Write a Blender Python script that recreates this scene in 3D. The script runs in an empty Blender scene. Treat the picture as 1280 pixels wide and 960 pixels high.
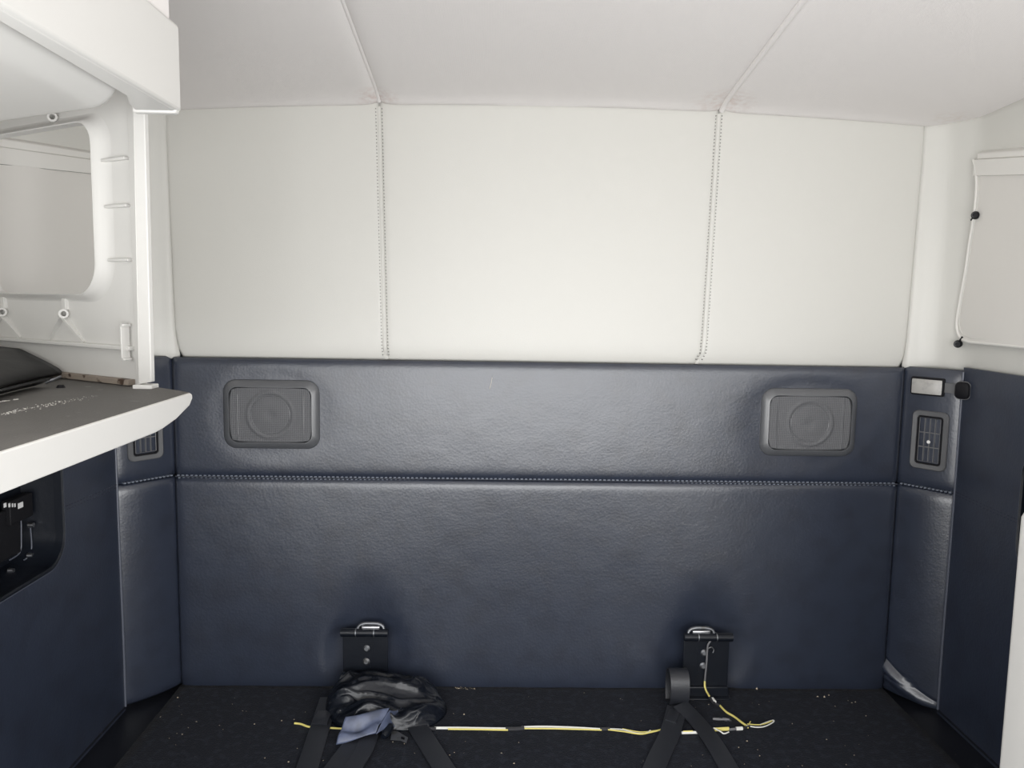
import bpy, bmesh, math, random
from mathutils import Vector, Matrix
from mathutils.geometry import tessellate_polygon

random.seed(7)
SC = bpy.context.scene
COL = SC.collection

# ------------------------------------------------------------------ camera
PITCH, YAW, ROLL, FPX, CZ = .1074, .0216, .016, 996.2, 1.015
_cp, _sp, _cy, _sy = math.cos(PITCH), math.sin(PITCH), math.cos(YAW), math.sin(YAW)
FWD = Vector((_sy*_cp, _cy*_cp, -_sp))
_r = Vector((_cy, -_sy, 0)); _u = _r.cross(FWD)
RGT = _r*math.cos(ROLL) + _u*math.sin(ROLL)
UPV = _u*math.cos(ROLL) - _r*math.sin(ROLL)
CAMP = Vector((0, 0, CZ))
cd = bpy.data.cameras.new('camera'); cam = bpy.data.objects.new('camera', cd); COL.objects.link(cam)
cd.sensor_width = 36; cd.lens = FPX/1280*36; cd.clip_start = .02
M = Matrix((RGT, UPV, -FWD)).transposed().to_4x4(); M.translation = CAMP
cam.matrix_world = M
SC.camera = cam

# ------------------------------------------------------------------ light
world = bpy.data.worlds.new('sky'); SC.world = world; world.use_nodes = True
bg = world.node_tree.nodes['Background']
bg.inputs[0].default_value = (.82, .91, 1, 1); bg.inputs[1].default_value = .4
def area(name, loc, rot, sx, sy, power, col):
    l = bpy.data.lights.new(name, 'AREA'); l.shape = 'RECTANGLE'; l.size = sx; l.size_y = sy
    l.energy = power; l.color = col
    o = bpy.data.objects.new(name, l); COL.objects.link(o); o.location = loc; o.rotation_euler = rot
    return o
R = math.radians
area('windscreen_offscreen', (.12, -.63, .60), (R(90), 0, 0), 1.75, 1.0, 27, (1, .995, .99))
area('door_window_right_offscreen', (1.15, .09, .71), (0, R(90), 0), .82, .90, 11.5, (1, .995, .99))
area('door_window_left_offscreen', (-.918, .09, .71), (0, R(-90), 0), .82, .90, 11.5, (1, .995, .99))
vs = SC.view_settings
vs.view_transform = 'Standard'; vs.look = 'None'; vs.gamma = 1; vs.use_curve_mapping = False; vs.exposure = .4

# ------------------------------------------------------------------ pixel helpers (direction from the photograph, depth from the plane touched)
def ray(x, y): return FWD + RGT*((x-640)/FPX) - UPV*((y-480)/FPX)
def aty(x, y, Y): d = ray(x, y); return CAMP + d*(Y/d.y)
def atz(x, y, Z): d = ray(x, y); return CAMP + d*((Z-CZ)/d.z)
def atx(x, y, X): d = ray(x, y); return CAMP + d*(X/d.x)

# ------------------------------------------------------------------ materials
MATS = {}
def nd(t, typ, **kw):
    n = t.nodes.new(typ)
    for k, v in kw.items(): setattr(n, k, v)
    return n
def mat(name, col, rough=.5, metal=0, spec=.5, grain=None, lump=None, var=None, coat=0, sheen=0, emit=None, specks=None, stain=None, dots=None, weave=None):
    m = bpy.data.materials.new(name); m.use_nodes = True; t = m.node_tree; L = t.links
    b = t.nodes['Principled BSDF']
    b.inputs['Base Color'].default_value = (*col, 1); b.inputs['Roughness'].default_value = rough
    b.inputs['Metallic'].default_value = metal; b.inputs['Specular IOR Level'].default_value = spec
    b.inputs['Coat Weight'].default_value = coat; b.inputs['Sheen Weight'].default_value = sheen
    b.inputs['Coat Roughness'].default_value = .3
    if emit: b.inputs['Emission Color'].default_value = (*emit[:3], 1); b.inputs['Emission Strength'].default_value = emit[3]
    tc = nd(t, 'ShaderNodeTexCoord'); geo = nd(t, 'ShaderNodeNewGeometry'); pos = geo.outputs['Position']
    def noise(scale, detail=3):
        n = nd(t, 'ShaderNodeTexNoise'); n.inputs['Scale'].default_value = scale; n.inputs['Detail'].default_value = detail
        L.new(pos, n.inputs['Vector']); return n.outputs['Fac']
    def ramp(src, lo, hi):
        r = nd(t, 'ShaderNodeMapRange'); r.inputs['From Min'].default_value = lo; r.inputs['From Max'].default_value = hi
        L.new(src, r.inputs['Value']); return r.outputs['Result']
    def mix(fac, a, bcol):
        x = nd(t, 'ShaderNodeMix', data_type='RGBA'); L.new(fac, x.inputs['Factor'])
        if isinstance(a, tuple): x.inputs['A'].default_value = (*a, 1)
        else: L.new(a, x.inputs['A'])
        if isinstance(bcol, tuple): x.inputs['B'].default_value = (*bcol, 1)
        else: L.new(bcol, x.inputs['B'])
        return x.outputs['Result']
    cur = col
    if var:      # (scale, other colour, lo, hi)
        cur = mix(ramp(noise(var[0], 5), var[2], var[3]), cur, var[1])
    if specks:   # (scale, colour, lo, hi)
        for s in specks: cur = mix(ramp(noise(s[0], 2), s[2], s[3]), cur, s[1])
    if stain:    # list of (centre, radius, colour, strength)
        for c, rad, scol, k in stain:
            d = nd(t, 'ShaderNodeVectorMath', operation='DISTANCE'); L.new(pos, d.inputs[0]); d.inputs[1].default_value = c
            a = ramp(d.outputs['Value'], rad, rad*.15)
            ml = nd(t, 'ShaderNodeMath', operation='MULTIPLY'); L.new(a, ml.inputs[0]); L.new(ramp(noise(70, 4), .36, .66), ml.inputs[1])
            m2 = nd(t, 'ShaderNodeMath', operation='MULTIPLY'); L.new(ml.outputs[0], m2.inputs[0]); m2.inputs[1].default_value = k
            cur = mix(m2.outputs[0], cur, scol)
    h = None
    def addh(src, k):
        nonlocal h
        ml = nd(t, 'ShaderNodeMath', operation='MULTIPLY'); L.new(src, ml.inputs[0]); ml.inputs[1].default_value = k
        if h is None: h = ml.outputs[0]
        else:
            a = nd(t, 'ShaderNodeMath', operation='ADD'); L.new(h, a.inputs[0]); L.new(ml.outputs[0], a.inputs[1]); h = a.outputs[0]
    if grain:    # (scale, height)
        v = nd(t, 'ShaderNodeTexVoronoi'); v.inputs['Scale'].default_value = grain[0]; L.new(pos, v.inputs['Vector']); addh(v.outputs['Distance'], grain[1])
    if lump: addh(noise(lump[0], 3), lump[1])
    if dots or weave:
        per, k = dots or weave
        sx = nd(t, 'ShaderNodeSeparateXYZ'); L.new(pos, sx.inputs[0])
        prod = None
        for ax in (('X', 'Z') if dots else ('X', 'Y')):
            a = nd(t, 'ShaderNodeMath', operation='MULTIPLY'); L.new(sx.outputs[ax], a.inputs[0]); a.inputs[1].default_value = math.pi/per
            s = nd(t, 'ShaderNodeMath', operation='SINE'); L.new(a.outputs[0], s.inputs[0])
            if prod is None: prod = s.outputs[0]
            else:
                p = nd(t, 'ShaderNodeMath', operation='MULTIPLY'); L.new(prod, p.inputs[0]); L.new(s.outputs[0], p.inputs[1]); prod = p.outputs[0]
        ab = nd(t, 'ShaderNodeMath', operation='ABSOLUTE'); L.new(prod, ab.inputs[0])
        addh(ab.outputs[0], k)
        if dots: cur = mix(ramp(ab.outputs[0], .45, .7), cur, tuple(c*.35 for c in col))
    if not isinstance(cur, tuple): L.new(cur, b.inputs['Base Color'])
    if h is not None:
        bp = nd(t, 'ShaderNodeBump'); bp.inputs['Distance'].default_value = 1; bp.inputs['Strength'].default_value = 1
        L.new(h, bp.inputs['Height']); L.new(bp.outputs[0], b.inputs['Normal'])
    MATS[name] = m
    return m
STAIN = [((-.292, 1.97, 1.485), .06, (.55, .40, .36), .55), ((.541, 1.96, 1.485), .09, (.60, .47, .42), .5), ((1.08, 1.93, 1.45), .06, (.7, .62, .55), .4)]
mat('liner', (.64, .632, .595), .40, spec=.6, grain=(700, .00012), lump=(4, .0012))
mat('liner_side', (.64, .632, .595), .40, spec=.6, grain=(700, .00012))
mat('ceiling_cloth', (.84, .81, .795), .85, spec=.2, weave=(.0030, .00018), stain=STAIN)
mat('seam_cloth', (.84, .81, .795), .8, spec=.2)
mat('leather', (.025, .032, .052), .32, spec=1.0, grain=(170, .00016), lump=(10, .0012), var=(18, (.021, .026, .042), .45, .68))
mat('stitch_blue', (.15, .17, .21), .6)
mat('stitch_dark', (.16, .16, .15), .8)
mat('stitch_side', (.04, .045, .06), .7)
mat('piping', (.10, .11, .14), .35)
mat('backing', (.10, .10, .105), .8)
mat('carpet', (.006, .0078, .0145), .95, spec=.15, lump=(260, .002), sheen=.06,
    specks=[(55, (.012, .016, .026), .52, .62), (170, (.07, .08, .09), .75, .775)])
mat('black_trim', (.008, .009, .013), .42, spec=.4, specks=[(150, (.10, .10, .10), .755, .77)])
mat('white_plastic', (.70, .69, .665), .42, spec=.45)
mat('white_edge', (.70, .69, .665), .38, spec=.5)
mat('worktop', (.105, .100, .094), .62, spec=.35, lump=(300, .0006), var=(6, (.135, .128, .12), .45, .7), specks=[(60, (.19, .185, .175), .70, .78)])
mat('dust', (.62, .60, .56), .9)
mat('brown_sill', (.28, .235, .195), .7, var=(45, (.06, .035, .022), .56, .62))
mat('black_leather', (.006, .006, .007), .42, spec=.22, grain=(420, .00015), lump=(20, .001))
mat('matte_black', (.009, .009, .011), .55, spec=.2)
mat('black_steel', (.006, .008, .013), .38, spec=.35, lump=(60, .0004))
mat('steel', (.62, .63, .66), .28, metal=1)
mat('dull_steel', (.26, .27, .29), .5, metal=1, var=(60, (.2, .2, .2), .5, .65))
mat('speaker_frame', (.10, .104, .112), .34, spec=1.0)
mat('grille', (.125, .128, .138), .45, spec=.8, dots=(.0032, .0006))
mat('vent_plastic', (.115, .117, .122), .42, spec=.5)
mat('vent_dark', (.007, .007, .009), .5, spec=.2)
mat('vent_louvre', (.030, .030, .032), .4, spec=.4)
mat('vent_slat', (.14, .14, .145), .35, spec=.6)
mat('lamp_lens', (.42, .41, .39), .35, spec=.6, var=(60, (.32, .31, .30), .5, .7))
mat('glint_tab', (.93, .93, .91), .2, spec=.8)  # near-white base colour stands in for a glint on the vent tab
mat('webbing', (.018, .020, .026), .40, spec=.6, lump=(500, .0004))
mat('cover_black', (.006, .008, .013), .25, spec=.35, lump=(60, .0010))
mat('lining_blue', (.09, .11, .18), .38, spec=.6, var=(38, (.05, .062, .10), .4, .66))
mat('yellow_wire', (.80, .70, .22), .45)
mat('white_wire', (.80, .80, .76), .45)
mat('grey_wire', (.16, .16, .17), .5)
mat('tape', (.03, .03, .035), .5)
mat('crumb', (.50, .42, .32), .9)
mat('shade_cloth', (.72, .70, .665), .75, spec=.25, lump=(14, .0006), weave=None)
mat('shade_trim', (.76, .745, .71), .6)
mat('label_white', (.75, .75, .75), .5)
mat('asphalt_floor', (.12, .12, .12), .8)

# ------------------------------------------------------------------ object helpers
W = {}            # world location of each object's origin
def tag(o, label=None, cat=None, group=None, kind=None):
    if label: o['label'] = label
    if cat: o['category'] = cat
    if group: o['group'] = group
    if kind: o['kind'] = kind
    return o
def thing(name, loc, label, cat, group=None):
    o = bpy.data.objects.new(name, None); COL.objects.link(o); o.location = loc; W[o] = Vector(loc); o.empty_display_size = .05
    return tag(o, label, cat, group)
def obj(name, vs_, fs, m, parent=None, smooth=True, kind=None, label=None, angle=40, bevel=0, solid=None, sub=0, off=1):
    me = bpy.data.meshes.new(name)
    o0 = W[parent] if parent else Vector((0, 0, 0))
    me.from_pydata([tuple(Vector(v)-o0) for v in vs_], [], fs); me.validate(); me.update()
    bm = bmesh.new(); bm.from_mesh(me)
    bmesh.ops.remove_doubles(bm, verts=bm.verts, dist=1e-6)
    if not solid: bmesh.ops.recalc_face_normals(bm, faces=bm.faces)
    bm.to_mesh(me); bm.free()
    me.materials.append(MATS[m] if isinstance(m, str) else m)
    o = bpy.data.objects.new(name, me); COL.objects.link(o)
    if parent: o.parent = parent; W[o] = o0
    else: W[o] = Vector((0, 0, 0))
    if solid:
        md = o.modifiers.new('solid', 'SOLIDIFY'); md.thickness = solid; md.offset = off
    if bevel:
        md = o.modifiers.new('bevel', 'BEVEL'); md.width = bevel; md.segments = 3; md.limit_method = 'ANGLE'; md.angle_limit = R(35)
    if sub:
        md = o.modifiers.new('sub', 'SUBSURF'); md.levels = sub; md.render_levels = sub
    if smooth:
        for p in me.polygons: p.use_smooth = True
        try: me.set_sharp_from_angle(angle=R(angle))
        except Exception: pass
    return tag(o, label=label, kind=kind)

class MB:
    def __init__(s): s.v = []; s.f = []
    def add(s, v, f):
        n = len(s.v); s.v += [Vector(a) for a in v]; s.f += [[n+i for i in q] for q in f]; return s
    def box(s, lo, hi, fr=None):
        (a, b, c), (d, e, g) = lo, hi
        v = [(a,b,c),(d,b,c),(d,e,c),(a,e,c),(a,b,g),(d,b,g),(d,e,g),(a,e,g)]
        if fr: v = [fr(*p) for p in v]
        return s.add(v, [(0,3,2,1),(4,5,6,7),(0,1,5,4),(1,2,6,5),(2,3,7,6),(3,0,4,7)])
    def prism(s, loop, h0, h1, fr):      # loop of (a,b) extruded from h0 to h1; fr(a,b,h)->world
        n = len(loop); v = [fr(a, b, h0) for a, b in loop] + [fr(a, b, h1) for a, b in loop]
        return s.add(v, [list(range(n))[::-1], list(range(n, 2*n))] + [(i, (i+1) % n, n+(i+1) % n, n+i) for i in range(n)])
    def loft(s, loops, cap0=True, cap1=True):
        n = len(loops[0]); v = [p for l in loops for p in l]; f = []
        for k in range(len(loops)-1):
            f += [(k*n+i, k*n+(i+1) % n, (k+1)*n+(i+1) % n, (k+1)*n+i) for i in range(n)]
        if cap0: f.append(list(range(n))[::-1])
        if cap1: f.append(list(range((len(loops)-1)*n, len(loops)*n)))
        return s.add(v, f)
    def tube(s, pts, r, n=8, rad=None):
        pts = [Vector(p) for p in pts]; loops = []; nrm = None
        for i, p in enumerate(pts):
            t = (pts[min(i+1, len(pts)-1)]-pts[max(i-1, 0)]).normalized()
            if nrm is None: nrm = t.orthogonal().normalized()
            nrm = (nrm - t*nrm.dot(t)).normalized(); bn = t.cross(nrm)
            rr = rad[i] if rad else r
            loops.append([p+nrm*(rr*math.cos(6.28318*k/n))+bn*(rr*math.sin(6.28318*k/n)) for k in range(n)])
        return s.loft(loops)
    def cyl(s, p0, p1, r, n=16, r1=None): return s.tube([p0, p1], r, n, rad=[r, r if r1 is None else r1])
    def build(s, name, m, parent=None, **k): return obj(name, s.v, s.f, m, parent, **k)
def grid(fn, nu, nv):
    v = [fn(i/nu, j/nv) for j in range(nv+1) for i in range(nu+1)]
    f = [(j*(nu+1)+i, j*(nu+1)+i+1, (j+1)*(nu+1)+i+1, (j+1)*(nu+1)+i) for j in range(nv) for i in range(nu)]
    return v, f
def smooth_path(pts, n=8):
    pts = [Vector(p) for p in pts]; out = []
    for i in range(len(pts)-1):
        p0, p1, p2, p3 = pts[max(i-1, 0)], pts[i], pts[i+1], pts[min(i+2, len(pts)-1)]
        for k in range(n):
            t = k/n
            out.append(.5*((2*p1)+(p2-p0)*t+(2*p0-5*p1+4*p2-p3)*t*t+(3*p1-p0-3*p2+p3)*t**3))
    out.append(pts[-1]); return out
def rrect(a0, b0, a1, b1, r, n=6, bulge=0):
    out = []
    for cx, cy, s in ((a1-r, b1-r, 0), (a0+r, b1-r, 90), (a0+r, b0+r, 180), (a1-r, b0+r, 270)):
        for k in range(n+1):
            t = R(s+90*k/n); out.append((cx+r*math.cos(t), cy+r*math.sin(t)))
    if bulge:
        ca, cb = (a0+a1)/2, (b0+b1)/2
        out = [(ca+(a-ca)*(1+bulge*(1-((b-cb)/((b1-b0)/2))**2)), cb+(b-cb)*(1+bulge*(1-((a-ca)/((a1-a0)/2))**2))) for a, b in out]
    return out
def lerp(a, b, t): return a+(b-a)*t
def interp(tab, x):
    if x <= tab[0][0]: return tab[0][1]
    for (x0, y0), (x1, y1) in zip(tab, tab[1:]):
        if x <= x1: return lerp(y0, y1, (x-x0)/(x1-x0))
    return tab[-1][1]
def sgrid_edge(n, k=2.2):      # parameters crowded at both ends
    out = []
    for i in range(n+1):
        t = i/n; out.append(.5*(1+math.copysign(abs(2*t-1)**(1/k), 2*t-1)))
    return out
def pillow(d, depth, w): return depth*math.exp(-d/w)

def ribbon(name, path, wdir, width, m, parent=None, th=.0016, **k):
    """strap of webbing along path; wdir: across vectors (one, or one per point)"""
    mb = MB(); loops = []
    for i, p in enumerate(path):
        t = (path[min(i+1, len(path)-1)]-path[max(i-1, 0)]).normalized()
        w = Vector(wdir[i] if isinstance(wdir, list) else wdir); w = (w-t*w.dot(t)).normalized(); n = t.cross(w)
        a = width/2; h = th/2
        loops.append([p+w*(-a)+n*h, p+w*(-a*.9)+n*(h*1.4), p+w*(a*.9)+n*(h*1.4), p+w*a+n*h, p+w*a-n*h, p-w*a-n*h])
    mb.loft(loops); return mb.build(name, m, parent, **k)

# ------------------------------------------------------------------ the setting
XL, XR = -.90, 1.13           # side walls
YB = 2.0                      # back wall
A_L, B_L = Vector((-.8052, YB, 0)), Vector((XL, 1.885, 0))
A_R, B_R = Vector((1.0415, YB, 0)), Vector((XR, 1.89, 0))

def ceil_z(x, y):
    xp = abs(x-.12)/1.01; xp = min(xp, 1.05)
    s = .140*(1-.72*xp**3)
    d = max(0, YB-y)
    return 1.4815-.034*xp**2 + s*min(d, 1.6) + .012*(1-.5*xp**3)*(1-math.exp(-d/.022))

# wall_back: backing sheet, three liner panels above, the leather band and leather panel below
mb = MB().box((-1.0, 2.03, -.1), (1.2, 2.06, 1.6))
wb = tag(mb.build('wall_back', 'backing', smooth=False), kind='structure', label='dark backing board of the cab rear wall behind the padded panels')
top_tab = [(-.82, 1.458), (-.292, 1.4755), (.13, 1.481), (.542, 1.477), (1.058, 1.452)]
bL = [(.858, -.786), (.88, -.794), (.93, -.801), (1.46, -.810)]
b1 = [(.858, -.275), (.89, -.278), (1.476, -.292)]
b2 = [(.858, .513), (.885, .527), (.92, .529), (1.476, .542)]
bR = [(.858, 1.036), (.88, 1.043), (.93, 1.0465), (1.46, 1.058)]
us, vsx = sgrid_edge(36), sgrid_edge(34)
def liner(i, L_, R_):
    def fn(u, v):
        u = us[round(u*36)]; v = vsx[round(v*34)]
        z0 = lerp(.850, 1.46, v); x = lerp(interp(L_, z0), interp(R_, z0), u)
        zt = interp(top_tab, x)+.014; z = lerp(.850, zt, v)
        x = lerp(interp(L_, z), interp(R_, z), u); wdt = interp(R_, z)-interp(L_, z)
        e = min(u, 1-u)*wdt
        y = 2.004+pillow(e, .003, .004)+pillow((1-v)*.6, .003, .004)+pillow(v*.6, .012, .022)
        return (x, y, z)
    v, f = grid(fn, 36, 34)
    return obj('liner_panel', v, f, 'liner', wb, solid=.02, off=-1, label='off-white leatherette panel of the upper rear wall')
for i, (a, b) in enumerate(((bL, b1), (b1, b2), (b2, bR))): liner(i, a, b)
for tab, side in ((b1, 1), (b2, -1)):
    pts = [(interp(tab, z)+side*.001, 2.0035+(.008 if z < .875 else 0), z) for z in [.856+i*(1.473-.856)/50 for i in range(51)]]
    mbs = MB()
    loops = []
    for x, y, z in pts: loops.append([(x-.0048, y+.004, z), (x-.0036, y+.0010, z), (x+.0036, y+.0006, z), (x+.0048, y+.004, z)])
    mbs.loft([[Vector(p) for p in l] for l in loops]); mbs.build('seam_fold', 'liner_side', wb, label='flat stitched fold between liner panels')
    st = MB()
    for k in range(75):
        z = .868+k*.0081
        if z > 1.468: break
        x = interp(tab, z)+side*.001
        for dx in (-.0078, .0072):
            st.box((x+dx-.0009, 2.0022, z-.0010), (x+dx+.0009, 2.012, z+.0010))
    st.build('stitch_row', 'stitch_dark', wb, smooth=False, kind='stuff', label='double row of needle holes along the liner seam')

def padded(name, x0f, x1f, z0, z1, yfront, m, parent, dz_top=.02, dz_bot=.006, dx=.009, nu=60, nv=24, dep=.008, sag=None, label=None):
    uu, vv = sgrid_edge(nu), sgrid_edge(nv)
    def fn(u, v):
        u = uu[round(u*nu)]; v = vv[round(v*nv)]
        z = lerp(z0, z1, v); x = lerp(x0f(z), x1f(z), u)
        e = min(u, 1-u)*(x1f(z)-x0f(z))
        y = yfront+pillow(e, dep, dx)+pillow((1-v)*(z1-z0), dep, dz_top)+pillow(v*(z1-z0), dep, dz_bot)
        if sag: y += sag(x, z)
        return (x, y, z)
    v, f = grid(fn, nu, nv)
    return obj(name, v, f, m, parent, solid=.02, off=-1, label=label)
cl = lambda z: -.8062; cr = lambda z: 1.0425
def band_sag(x, z):
    y = .0
    for cx, cz, w, h in ((-.5585, .715, .14, .105), (.7985, .712, .15, .105)):   # soft dent around each speaker
        d = math.hypot((x-cx)/w, (z-cz)/h); y += .0025*math.exp(-max(0, d-.9)**2*18)
    return y
padded('leather_band', cl, cr, .5535, .856, 1.990, 'leather', wb, dz_top=.006, dz_bot=.008, sag=band_sag, nu=90, nv=30, label='dark blue grey leather band holding the speakers')
def low_sag(x, z):
    y = .003*math.sin(x*5+1)*math.sin(z*7)
    for cx in (-.324, .563):
        d = math.hypot((x-cx)/.10, (z-.09)/.13); y += .016*math.exp(-max(0, d-.75)**2*14)
    return y
padded('leather_panel', cl, cr, -.01, .5525, 1.988, 'leather', wb, dz_top=.006, dz_bot=.02, sag=low_sag, nu=110, nv=50, label='dark blue grey leather panel below the stitched seam')
st = MB()
n = 165
for k in range(n):
    x = -.80+k*(1.838/n)
    st.box((x, 1.9945, .5548), (x+.0062, 2.0, .5578)); st.box((x+.003, 1.9945, .5482), (x+.008, 2.0, .5512))
st.build('seam_stitching', 'stitch_blue', wb, smooth=False, kind='stuff', label='pale blue double stitching along the leather seam')
MB().tube([(-.805, 1.9975, .5530), (1.0415, 1.9975, .5530)], .0022).build('seam_piping', 'stitch_side', wb)
# pale scuffs of bare fabric in the leather
sc = MB()
for (xa, ya), (xb, yb_) in (((615, 472), (612, 486)),):
    pa, pb = aty(xa, ya, 1.9885), aty(xb, yb_, 1.9885); sc.tube([pa, (pa+pb)/2+Vector((.001, 0, 0)), pb], .0008, 6)
sc.build('scuff_mark', 'dust', wb)

# corner columns: leather below, band above the seam, liner above that
def corner_frame(A, B, flip):
    d = (B-A); L = d.length; d.normalize(); n = Vector((d.y, -d.x, 0))
    if n.y > 0: n = -n
    return lambda u, z, h=0: A+d*u+n*h+Vector((0, 0, z)), L, d, n
FR, LR, DR, NR = corner_frame(A_R, B_R, 1)
FL, LL, DL, NL = corner_frame(A_L, B_L, 0)
def corner(name, fr, L, folds, lab):
    o = tag(MB().box((-.02, -.05, -.045), (L-.01, .845, -.03), fr=lambda a, b, c: fr(a, b, c)).build(name, 'backing', smooth=False), kind='structure', label=lab)
    def pad(nm, z0, z1, m, bulge, fold=False, label=None):
        nu, nv = (50, 260) if fold else (24, 44); uu, vv = sgrid_edge(nu), sgrid_edge(nv)
        def fn(u, v):
            u = uu[round(u*nu)]; v = v**1.7 if fold else vv[round(v*nv)]
            z = lerp(z0, z1, v); e = min(u, 1-u)*L
            h = -.002+bulge*math.sin(math.pi*u)*.6-pillow(e, .006, .006)-pillow((1-v)*(z1-z0), .010, .008)-pillow(v*(z1-z0), .008, .010)
            if fold:
                zz = z-.002-.075*(1-u)**1.3          # height above the slumped fold line
                zz2 = z-.002-.033*(1-u)**1.1
                h += .012*math.exp(-((zz+.012)/.017)**2)*(1-.5*u)-.005*math.exp(-((zz-.012)/.006)**2)*(1-.5*u)
                h += .003*math.exp(-(zz2/.006)**2)*(1-u)**2-.004*math.exp(-((zz2-.011)/.005)**2)*(1-u)**2
            return fr(u*(L+.006)-.006, z, h)
        v, f = grid(fn, nu, nv)
        # push wall thickness backwards by hand so that normals do not matter
        return obj(nm, v, f, m, o, label=label, solid=.004, off=0)
    pad('leather_pad', -.002, .5535, 'leather', .014, folds, 'dark blue grey leather corner pad')
    pad('leather_band', .5555, .857, 'leather', .004, False, 'dark blue grey leather corner band')
    st = MB()
    k = 0
    while k*.0098 < L-.022:
        u = .010+k*.0098; st.box((u, .5556, -.006), (u+.006, .5588, .0035), fr=fr); k += 1
    st.build('seam_stitching', 'stitch_blue', o, smooth=False, kind='stuff')
    MB().tube([fr(L-.001, z, .001+.0015*math.sin(z*9)) for z in [i*.0171*2.5 for i in range(21)]], .0028).build('edge_piping', 'piping', o)
    return o
wcr = corner('wall_right_corner', FR, LR, True, 'slanted corner column beside the right wall')
wcl = corner('wall_left_corner', FL, LL, False, 'slanted corner column beside the left wall')

# upper side walls with their rounded corner (right, left)
def side_upper(name, sgn, xs, xc, lab):
    o = tag(MB().box((min(xs+sgn*.03, xs+sgn*.05), .56, .88), (max(xs+sgn*.03, xs+sgn*.05), 2.05, 1.62)).build(name, 'liner_side', smooth=False), kind='structure', label=lab)
    prof = [(xc, 2.012), (xc+sgn*.004, 2.002), (xc+sgn*.03, 1.992), (xc+sgn*.058, 1.972), (xc+sgn*.075, 1.945), (xs-sgn*.002, 1.90), (xs, 1.82), (xs, 1.60), (xs, 1.2), (xs, .56)]
    pts = smooth_path([(a, b, 0) for a, b in prof], 4)
    rows = []
    zs = [.852, .858, .866, .88, .92, 1.0, 1.1, 1.2, 1.3, 1.36, 1.40, 1.43, 1.445, 1.5, 1.6]
    for z in zs:
        row = []
        for i, p in enumerate(pts):
            zt = ceil_z(p.x, p.y)+.006
            zz = min(z, zt)
            dx = -sgn*.010*max(0, (z-1.33)/.12)**2 if z < 1.45 else -sgn*.010   # liner leans in under the roof
            k = min(1, i/12)
            if i < 8:
                tab = bR if sgn > 0 else bL
                e = (interp(tab, zz)-(1.0465 if sgn > 0 else -.801))*(1-i/8)
            else: e = 0
            row.append(Vector((p.x+dx*k+e+sgn*pillow(zz-.852, .010, .012), p.y+pillow(zz-.852, .004, .01), zz)))
        rows.append(row)
    n = len(pts); v = [p for r_ in rows for p in r_]
    f = [(j*n+i, j*n+i+1, (j+1)*n+i+1, (j+1)*n+i) for j in range(len(rows)-1) for i in range(n-1)]
    obj('liner_panel', v, f, 'liner_side', o, solid=.004, off=0, label='off-white side liner with rounded rear corner')
    return o
XUR, XUL = 1.142, -.912
wur = side_upper('wall_right_upper', 1, XUR, 1.0465, 'off-white upper side wall with the roller shade')
wul = side_upper('wall_left_upper', -1, XUL, -.801, 'off-white upper side wall behind the partition')

# lower side walls: dark leather sheet with a rounded opening for the wall pocket
def side_lower(name, x, sgn, y0, y1, z0, z1, hole, lab):
    out = [Vector((x, y0, z0)), Vector((x, y1, z0)), Vector((x, y1, z1)), Vector((x, y0, z1))]
    inn = [Vector((x, a, b)) for a, b in hole]
    tri = tessellate_polygon([[Vector((p.y, p.z, 0)) for p in out], [Vector((p.y, p.z, 0)) for p in inn]])
    V = out+inn
    me = [list(t) for t in tri]
    v2 = [p+Vector((sgn*.012, 0, 0)) for p in V]
    n = len(V); F = me+[[a+n for a in t[::-1]] for t in me]
    for a, b in list(zip(range(4), [1, 2, 3, 0]))+[(4+i, 4+(i+1) % len(inn)) for i in range(len(inn))]:
        F.append([a, b, b+n, a+n])
    o = tag(obj(name, V+v2, F, 'leather', smooth=False), kind='structure', label=lab)
    return o
hole = rrect(1.22, .450, 1.645, .80, .062, 7)
wl = side_lower('wall_left', XL, -1, .56, 1.888, -.03, .866, hole, 'dark blue grey leather side wall under the worktop')
hole_r = rrect(1.22, .450, 1.647, .72, .062, 7)
wr = side_lower('wall_right', XR, 1, .56, 1.893, -.03, .866, hole_r, 'dark blue grey leather side wall below the roller shade')
for wall, x, s, px in ((wl, XL, 1, ((145, 606), (112, 620), (79, 634))), (wr, XR, -1, ((1196, 615), (1235, 633), (1274, 650)))):
    ps = smooth_path([atx(a, b, x) for a, b in px], 10)
    st = MB()
    for p in ps[::1]:
        st.box((x-.001, p.y-.003, p.z-.0012), (x+s*.0012, p.y+.003, p.z+.0004)); st.box((x-.001, p.y-.003, p.z-.0085), (x+s*.0010, p.y+.003, p.z-.0072))
    st.build('seam_stitching', 'stitch_side', wall, smooth=False, kind='stuff')
# front part of the cab around the windows (behind the photographer)
MB().box((-.96, -.66, -.62), (-.925, -.37, 1.75)).box((-.96, -.37, 1.13), (-.925, .56, 1.75)).box((-.96, -.37, -.62), (-.925, .56, .29)).build('door_skin', 'liner_side', wl, smooth=False, label='plain lining around the left door window')
MB().box((1.16, -.66, -.62), (1.19, -.37, 1.75)).box((1.16, -.37, 1.13), (1.19, .56, 1.75)).box((1.16, -.37, -.62), (1.19, .56, .29)).build('door_skin', 'liner_side', wr, smooth=False, label='plain lining around the right door window')
MB().box((1.145, .56, -.62), (1.18, 1.06, -.03)).build('wall_kick_panel', 'leather', wr, smooth=False)
tag(MB().box((-.96, -.69, -.64), (1.19, -.65, .09)).box((-.96, -.69, 1.11), (1.19, -.65, 1.80)).box((-.96, -.69, .09), (-.76, -.65, 1.11)).box((1.0, -.69, .09), (1.19, -.65, 1.11)).build('wall_front', 'liner_side', smooth=False), kind='structure', label='plain lining around the windscreen at the cab front')
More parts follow.
